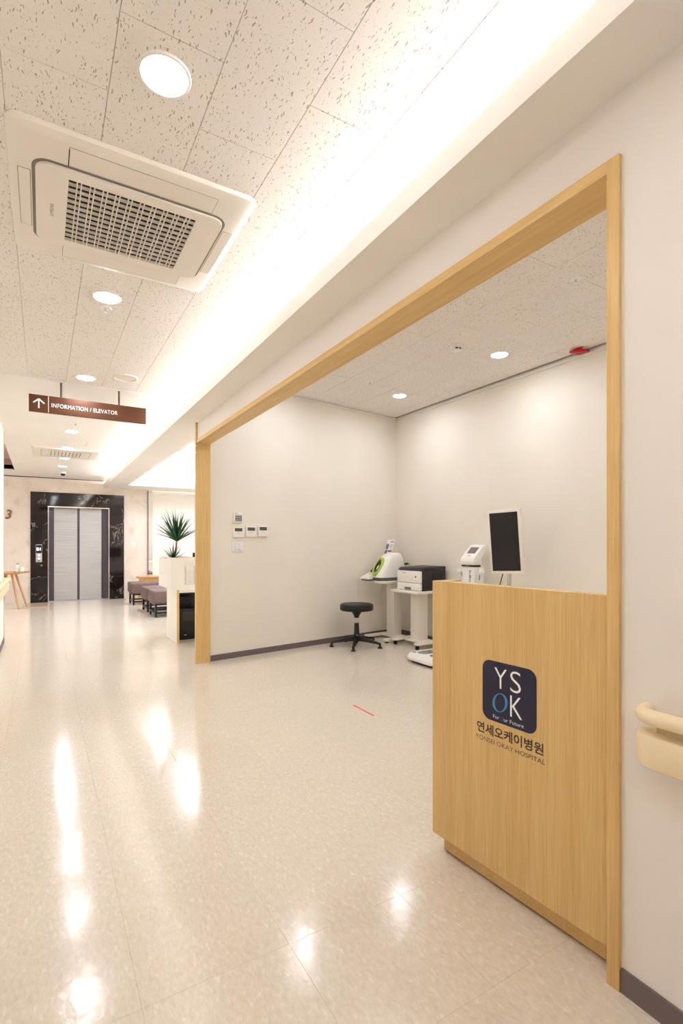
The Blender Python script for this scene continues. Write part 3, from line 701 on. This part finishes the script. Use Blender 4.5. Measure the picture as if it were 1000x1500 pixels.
for x0, x1, z0, z1, lb in ((1.868, 1.995, 1.378, 1.495, 'white thermostat with dark display, under the button control panel'), (2.03, 2.158, 1.387, 1.506, 'white thermostat with dark display, between two like thermostats'), (2.188, 2.318, 1.391, 1.515, 'white thermostat with dark display, farthest from the oak post')):
    o, hx, h = wall_unit('thermostat', lb, 'thermostat', x0, x1, z0, z1, 'thermostats on the alcove wall')
    box('case', 'white_plastic', o, -hx, hx, -.022, 0, 0, h, bev=.003); box('display', 'lcd_green', o, -hx * .74, hx * .76, -.0235, -.0222, h * .58, h * .9)
    box('bottom_lip', 'white_plastic', o, -hx, hx, -.03, -.0222, 0, .008, bev=.002); box('mark', 'pit_grey', o, -.014, .016, -.0228, -.0222, h * .42, h * .44); box('flap_line', 'gasket', o, -hx * .7, hx * .7, -.0225, -.0222, h * .35, h * .357)
o, hx, h = wall_unit('light_switch', 'white light switch plate with two columns of rockers', 'light switch', 1.858, 1.994, 1.205, 1.33)
box('plate', 'paper', o, -hx, hx, -.01, 0, 0, h, bev=.002)
for x0, x1 in ((-hx * .7, -.004), (.004, hx * .7)):
    for j in range(3): rk = box('rocker', 'paper', o, x0, x1, -.014, -.0101, .018 + j * .03, .045 + j * .03, bev=.0015); box('mark', 'pit_grey', rk, x0 + .014, x0 + .03, -.0146, -.0141, .033 + j * .03, .037 + j * .03)

# ---- stool
o = thing('stool', 'round black swivel stool with a five-foot base', 'stool', (3.45, 5.45, 0), .25); o.scale = (1.17, 1.17, 1.08)
MB().lathe([(0, .50), (.165, .50), (.178, .492), (.182, .475), (.182, .435), (.175, .425), (0, .425)], n=48).build('seat', 'black_leather', o)
MB().lathe([(0, .335), (.025, .335), (.03, .36), (.06, .41), (.07, .4249), (0, .4249)], n=24).build('seat_bracket', 'black_plastic', o)
MB().tube([(0, 0, .27), (0, 0, .34)], .014, 16).build('gas_piston', 'chrome', o)
MB().lathe([(0, .06), (.036, .06), (.04, .1), (.03, .125), (.024, .275), (0, .275)], n=24).build('column', 'black_plastic', o)
for i in range(5):
    a = 2 * PI * i / 5; c_, s_ = math.cos(a), math.sin(a)
    lg_ = MB().loft([[(c_ * d - s_ * wq, s_ * d + c_ * wq, z) for wq, z in ((-ww, z0), (ww, z0), (ww * .6, z1), (-ww * .6, z1))] for d, ww, z0, z1 in ((.03, .026, .065, .12), (.14, .022, .058, .095), (.25, .017, .045, .07), (.285, .014, .04, .06))]).build('leg', 'black_plastic', o)
    MB().lathe([(0, 0), (.026, 0), (.028, .006), (.014, .02), (.012, .045), (0, .045)], c=(c_ * .275, s_ * .275, 0), n=16).build('glide', 'black_plastic', lg_)

# ---- blood pressure monitor on its column stand
sx, sy = 4.19, 5.65
o = thing('monitor_stand', 'cream column stand carrying the blood pressure monitor', 'stand', (sx, sy, 0), .08)
box('column', 'cream_metal', o, -.07, .07, -.075, .075, .05, .775, bev=.004); box('top_plate', 'cream_metal', o, -.33, .15, -.20, .20, .775, .805, bev=.004)
box('foot_bar', 'cream_metal', o, -.08, .08, -.24, .24, .02, .05, bev=.006)
for yy in (-.2, .2): box('foot', 'cream_metal', o, -.34, .14, yy - .04, yy + .04, .02, .052, bev=.008)
for xx in (-.3, .1):
    for yy in (-.2, .2): MB().lathe([(0, 0), (.022, 0), (.022, .0199), (0, .0199)], c=(xx, yy, 0), n=14).build('rubber_pad', 'black_plastic', o)
o = thing('blood_pressure_monitor', 'white arm-in blood pressure monitor with a lime green cuff ring', 'medical device', (sx - .09, sy, .805), .08); o.scale = (1.1, 1.0, 1.12)
# local: -x is the front (arm opening)
def sect(z, x0, x1, hw, n=20):
    cx, hx = (x0 + x1) / 2, (x1 - x0) / 2; pts = []
    for i in range(n):
        a = 2 * PI * i / n; c_, s_ = math.cos(a), math.sin(a)
        pts.append((cx + hx * math.copysign(abs(c_) ** .45, c_), hw * math.copysign(abs(s_) ** .5, s_), z))
    return pts
MB().loft([sect(0, -.22, .21, .135), sect(.035, -.235, .215, .14), sect(.04, -.235, .215, .14)]).build('base_band', 'grey_plastic', o)
MB().loft([sect(.0405, -.232, .212, .138), sect(.10, -.215, .208, .136), sect(.17, -.17, .20, .13), sect(.24, -.115, .185, .12), sect(.295, -.06, .165, .105), sect(.325, -.01, .145, .085), sect(.335, .02, .13, .06)]).build('body', 'white_plastic', o)
tilt = math.radians(32)
Rm = Matrix.Translation((-.168, .0, .168)) @ Matrix.Rotation(tilt, 4, 'Y') @ Matrix.Rotation(PI, 4, 'Z') @ Matrix.Diagonal((1, .66, 1.12, 1))
rg = MB().lathe([(.078, -.045), (.112, -.045), (.116, .008), (.106, .02), (.084, .02), (.078, .01)], n=36, axis='x', closed=True).xf(Rm).build('cuff_ring', 'cuff_green', o)
MB().lathe([(0, -.01), (.079, -.01), (.079, .012), (.06, .004), (0, -.002)], n=32, axis='x').xf(Rm).build('cuff_lining', 'cuff_inside', rg)
MB().lathe([(.04, .0), (.05, .016), (.062, .012), (.06, -.002)], n=24, axis='x', closed=True).xf(Rm).build('cuff_sleeve', 'dark_plastic', rg)
tr = MB().loft([[(-.19 + .14 * f - .13, y, z) for y, z in ((.03, .02), (.19, .02), (.185, .02 + h_), (.04, .03 + h_))] for f, h_ in ((0, .015), (.3, .035), (1, .075), (1.6, .10))]).build('elbow_rest', 'white_plastic', o)
box('elbow_band', 'grey_plastic', o, -.30, -.02, .03, .19, 0, .0195, bev=.004)
MB().tube([(-.235, .10, .074), (-.215, .10, .085)], .016, 14).build('start_button', 'cuff_green', tr)
MB().tube([(-.19, .13, .10), (-.15, .13, .13)], [.014, .018], 14).build('hand_grip', 'dark_plastic', tr)
MB().tube([(.20, -.05, .19), (.27, -.07, .20)], [.016, .012], 12).build('cable_plug', 'dark_plastic', o)
MB().tube([(.262, -.068, .20), (.285, -.075, .193)], .014, 12).build('plug_ring', 'cuff_green', o)
o = thing('instruction_card', 'tilted printed instruction card standing behind the blood pressure monitor', 'card', (sx + .02, sy + .175, 1.17), .08)
R = Matrix.Rotation(math.radians(20), 4, 'Y')
MB().box(-.006, .0, -.02, .02, -.365, -.02).xf(R).build('holder_stem', 'grey_plastic', o)
MB().box(-.002, .002, -.085, .085, -.02, .20).xf(R).build('sheet', 'paper', o)
for nm, d in (('print_red', (-.0032, -.0021, -.07, .0, .165, .178)), ('print_red', (-.0032, -.0021, -.07, .01, .02, .045)), ('print_grey', (-.0032, -.0021, .02, .075, .06, .14)), ('print_grey', (-.0032, -.0021, -.07, .0, .12, .126)), ('print_grey', (-.0032, -.0021, -.07, .0, .10, .106)), ('print_grey', (-.0032, -.0021, -.07, .0, .075, .08)), ('print_grey', (-.0032, -.0021, .02, .075, -.01, .05))):
    MB().box(*d).xf(R).build('print_block', nm, o)

# ---- laser printer on its stand
sx, sy = 4.155, 5.08
o = thing('printer_stand', 'cream column stand on wheels carrying the laser printer', 'stand', (sx, sy, 0), .05)
box('column', 'cream_metal', o, -.07, .09, -.075, .075, .06, .685, bev=.004); box('top_plate', 'cream_metal', o, -.25, .30, -.26, .26, .685, .715, bev=.004)
box('foot_bar', 'cream_metal', o, -.10, .12, -.25, .25, .055, .0795, bev=.005)
for yy in (-.21, .21):
    box('foot', 'cream_metal', o, -.24, .26, yy - .035, yy + .035, .055, .085, bev=.006)
    for xx in (-.21, .22):
        MB().lathe([(0, -.012), (.024, -.012), (.0245, 0), (.024, .012), (0, .012)], c=(xx, yy, .0245), n=16, axis='y').build('caster', 'black_plastic', o)
        box('caster_fork', 'black_plastic', o, xx - .01, xx + .01, yy - .018, yy + .018, .044, .0549)
o = thing('laser_printer', 'white-fronted laser printer with charcoal top and sides', 'printer', (sx + .03, sy, .715), .05); o.scale = (1.05, 1.06, 1.1)
box('body', 'dark_plastic', o, -.16, .22, -.21, .21, .0, .23, bev=.008)
MB().prism([(-.175, .235), (-.14, .262), (.22, .275), (.22, .2305), (-.175, .2305)], 'y', -.21, .21, bev=.004).build('top_cover', 'dark_plastic', o)
MB().prism([(-.06, .2685), (.12, .2745), (.12, .2755), (-.06, .2695)], 'y', -.13, .13).build('output_tray', 'black_plastic', o)
box('front_cover', 'white_plastic', o, -.195, -.1605, -.205, .205, .09, .225, bev=.006); dr = box('paper_drawer', 'white_plastic', o, -.195, -.1605, -.205, .205, .005, .086, bev=.005)
box('handle_recess', 'pit_grey', dr, -.198, -.1955, -.05, .06, .008, .03); box('handle', 'grey_plastic', dr, -.2005, -.1985, -.055, .065, .026, .036)
box('badge', 'dark_plastic', o, -.197, -.1955, -.14, -.125, .15, .172); box('name_mark', 'grey_plastic', o, -.197, -.1955, .04, .1, .198, .203)
vp = box('vent_panel', 'black_plastic', o, -.0, .17, -.213, -.2105, .12, .21)
box('side_slot', 'black_plastic', o, -.1, -.04, -.212, -.2105, .04, .06)

# ---- body composition analyser
o = thing('body_analyser', 'white body composition analyser with footplate and tilted display head', 'medical device', (3.46, 4.24, 0))
b = MB()
fp = rrect(0, .90, -.27, .27, .13, 6); sh = lambda s_: [(.45 + (x - .45) * s_, y * s_) for x, y in fp]
b.loft([ac_pt(sh(.93), .02), ac_pt(sh(1), .035), ac_pt(sh(1), .06), ac_pt(sh(.96), .085), ac_pt(sh(.86), .10)]); b.build('platform', 'white_plastic', o)
MB().loft([ac_pt(sh(.9), 0), ac_pt(sh(.9), .0199)]).build('under_tray', 'black_plastic', o)
for yy in (-.1, .1):
    MB().prism(rrect(.10, .36, yy - .075, yy + .065, .06), 'z', .1003, .104).build('foot_electrode', 'electrode', o); MB().prism(rrect(.40, .47, yy - .05, yy + .05, .03), 'z', .1003, .104).build('heel_electrode', 'electrode', o)
MB().lathe([(0, .1003), (.02, .1003), (.02, .105), (0, .105)], c=(.09, .17, 0), n=16).build('foot_switch', 'pit_grey', o)
tw = .70
box('tower', 'white_plastic', o, tw, tw + .16, -.125, .065, .0905, 1.045, bev=.012)
box('black_band', 'black_plastic', o, tw - .004, tw + .10, -.127, .067, 1.0455, 1.062); box('band_light', 'lcd_grey', o, tw - .006, tw - .0041, -.055, .01, 1.0465, 1.061)
hd = MB().prism([(tw - .015, 1.0625), (tw - .02, 1.11), (tw + .0, 1.15), (tw + .135, 1.285), (tw + .175, 1.295), (tw + .225, 1.275), (tw + .10, 1.125), (tw + .12, 1.0625)], 'y', -.135, .075, bev=.01).build('display_head', 'white_plastic', o)
sl = math.atan2(.135, .135)
R = Matrix.Translation((tw + .075, -.035, 1.226)) @ Matrix.Rotation(-PI / 4, 4, 'Y')
MB().box(-.045, .05, -.062, .062, .0, .003).xf(R).build('screen', 'lcd_grey', hd); MB().box(-.085, -.08, -.02, .02, 0, .003).xf(R).build('mark', 'pit_grey', hd)
link('lettering', text_mesh('InBody', 'brand_blue', (.20, .04), (0, 0, -1), (0, -1, 0), (tw - .0005, -.04, 1.0), depth=.0008, offset=.01), o)
for s_, yy in ((-1, -.125), (1, .065)):
    MB().tube([(tw + .08, yy + s_ * .002, 1.03), (tw + .05, yy + s_ * .05, .99)], .010, 10).build('arm', 'white_plastic', o)
    MB().lathe([(0, -.034), (.022, -.028), (.034, -.008), (.034, .008), (.022, .028), (0, .034)], c=(tw + .04, yy + s_ * .075, .982), n=20).build('hand_grip', 'white_plastic', o)
    MB().tube([(tw + .05, yy + s_ * .04, .985), (tw + .04, yy + s_ * .045, .94), (tw + .06, yy + s_ * .02, .90)], .006, 8).build('grip_cable', 'pit_grey', o)

# ---- portrait display on a stand
o = thing('portrait_display', 'white-framed black portrait screen on a slim silver stand', 'monitor', (4.03, 3.55, 0), .35)
R = Matrix.Translation((0, 0, 1.325)) @ Matrix.Rotation(math.radians(-2.2), 4, 'X') @ Matrix.Rotation(math.radians(-4), 4, 'Y')
bz = MB().box(-.02, .03, -.168, .168, -.325, .325, bev=.006).xf(R).build('bezel', 'cream_metal', o)
MB().box(-.0225, -.0202, -.142, .146, -.295, .295).xf(R).build('screen', 'screen_black', bz)
MB().box(.0305, .05, -.12, .12, -.2, .2, bev=.006).xf(R).build('rear_housing', 'grey_plastic', bz)
MB().tube([(.06, -.03, .02), (.06, -.01, 1.25)], .02, 16).build('pole', 'chrome', o); MB().box(.045, .075, -.05, .05, 1.15, 1.3).build('mount', 'grey_plastic', o)
MB().lathe([(0, 0), (.21, 0), (.215, .008), (.2, .018), (.04, .026), (0, .026)], c=(.06, -.03, 0), n=36).build('base', 'cream_metal', o)
MB().tube([(.04, .04, 1.02), (.05, .09, .85), (.06, .1, .6), (.06, .03, .2)], .005, 8).build('cable', 'black_plastic', o)
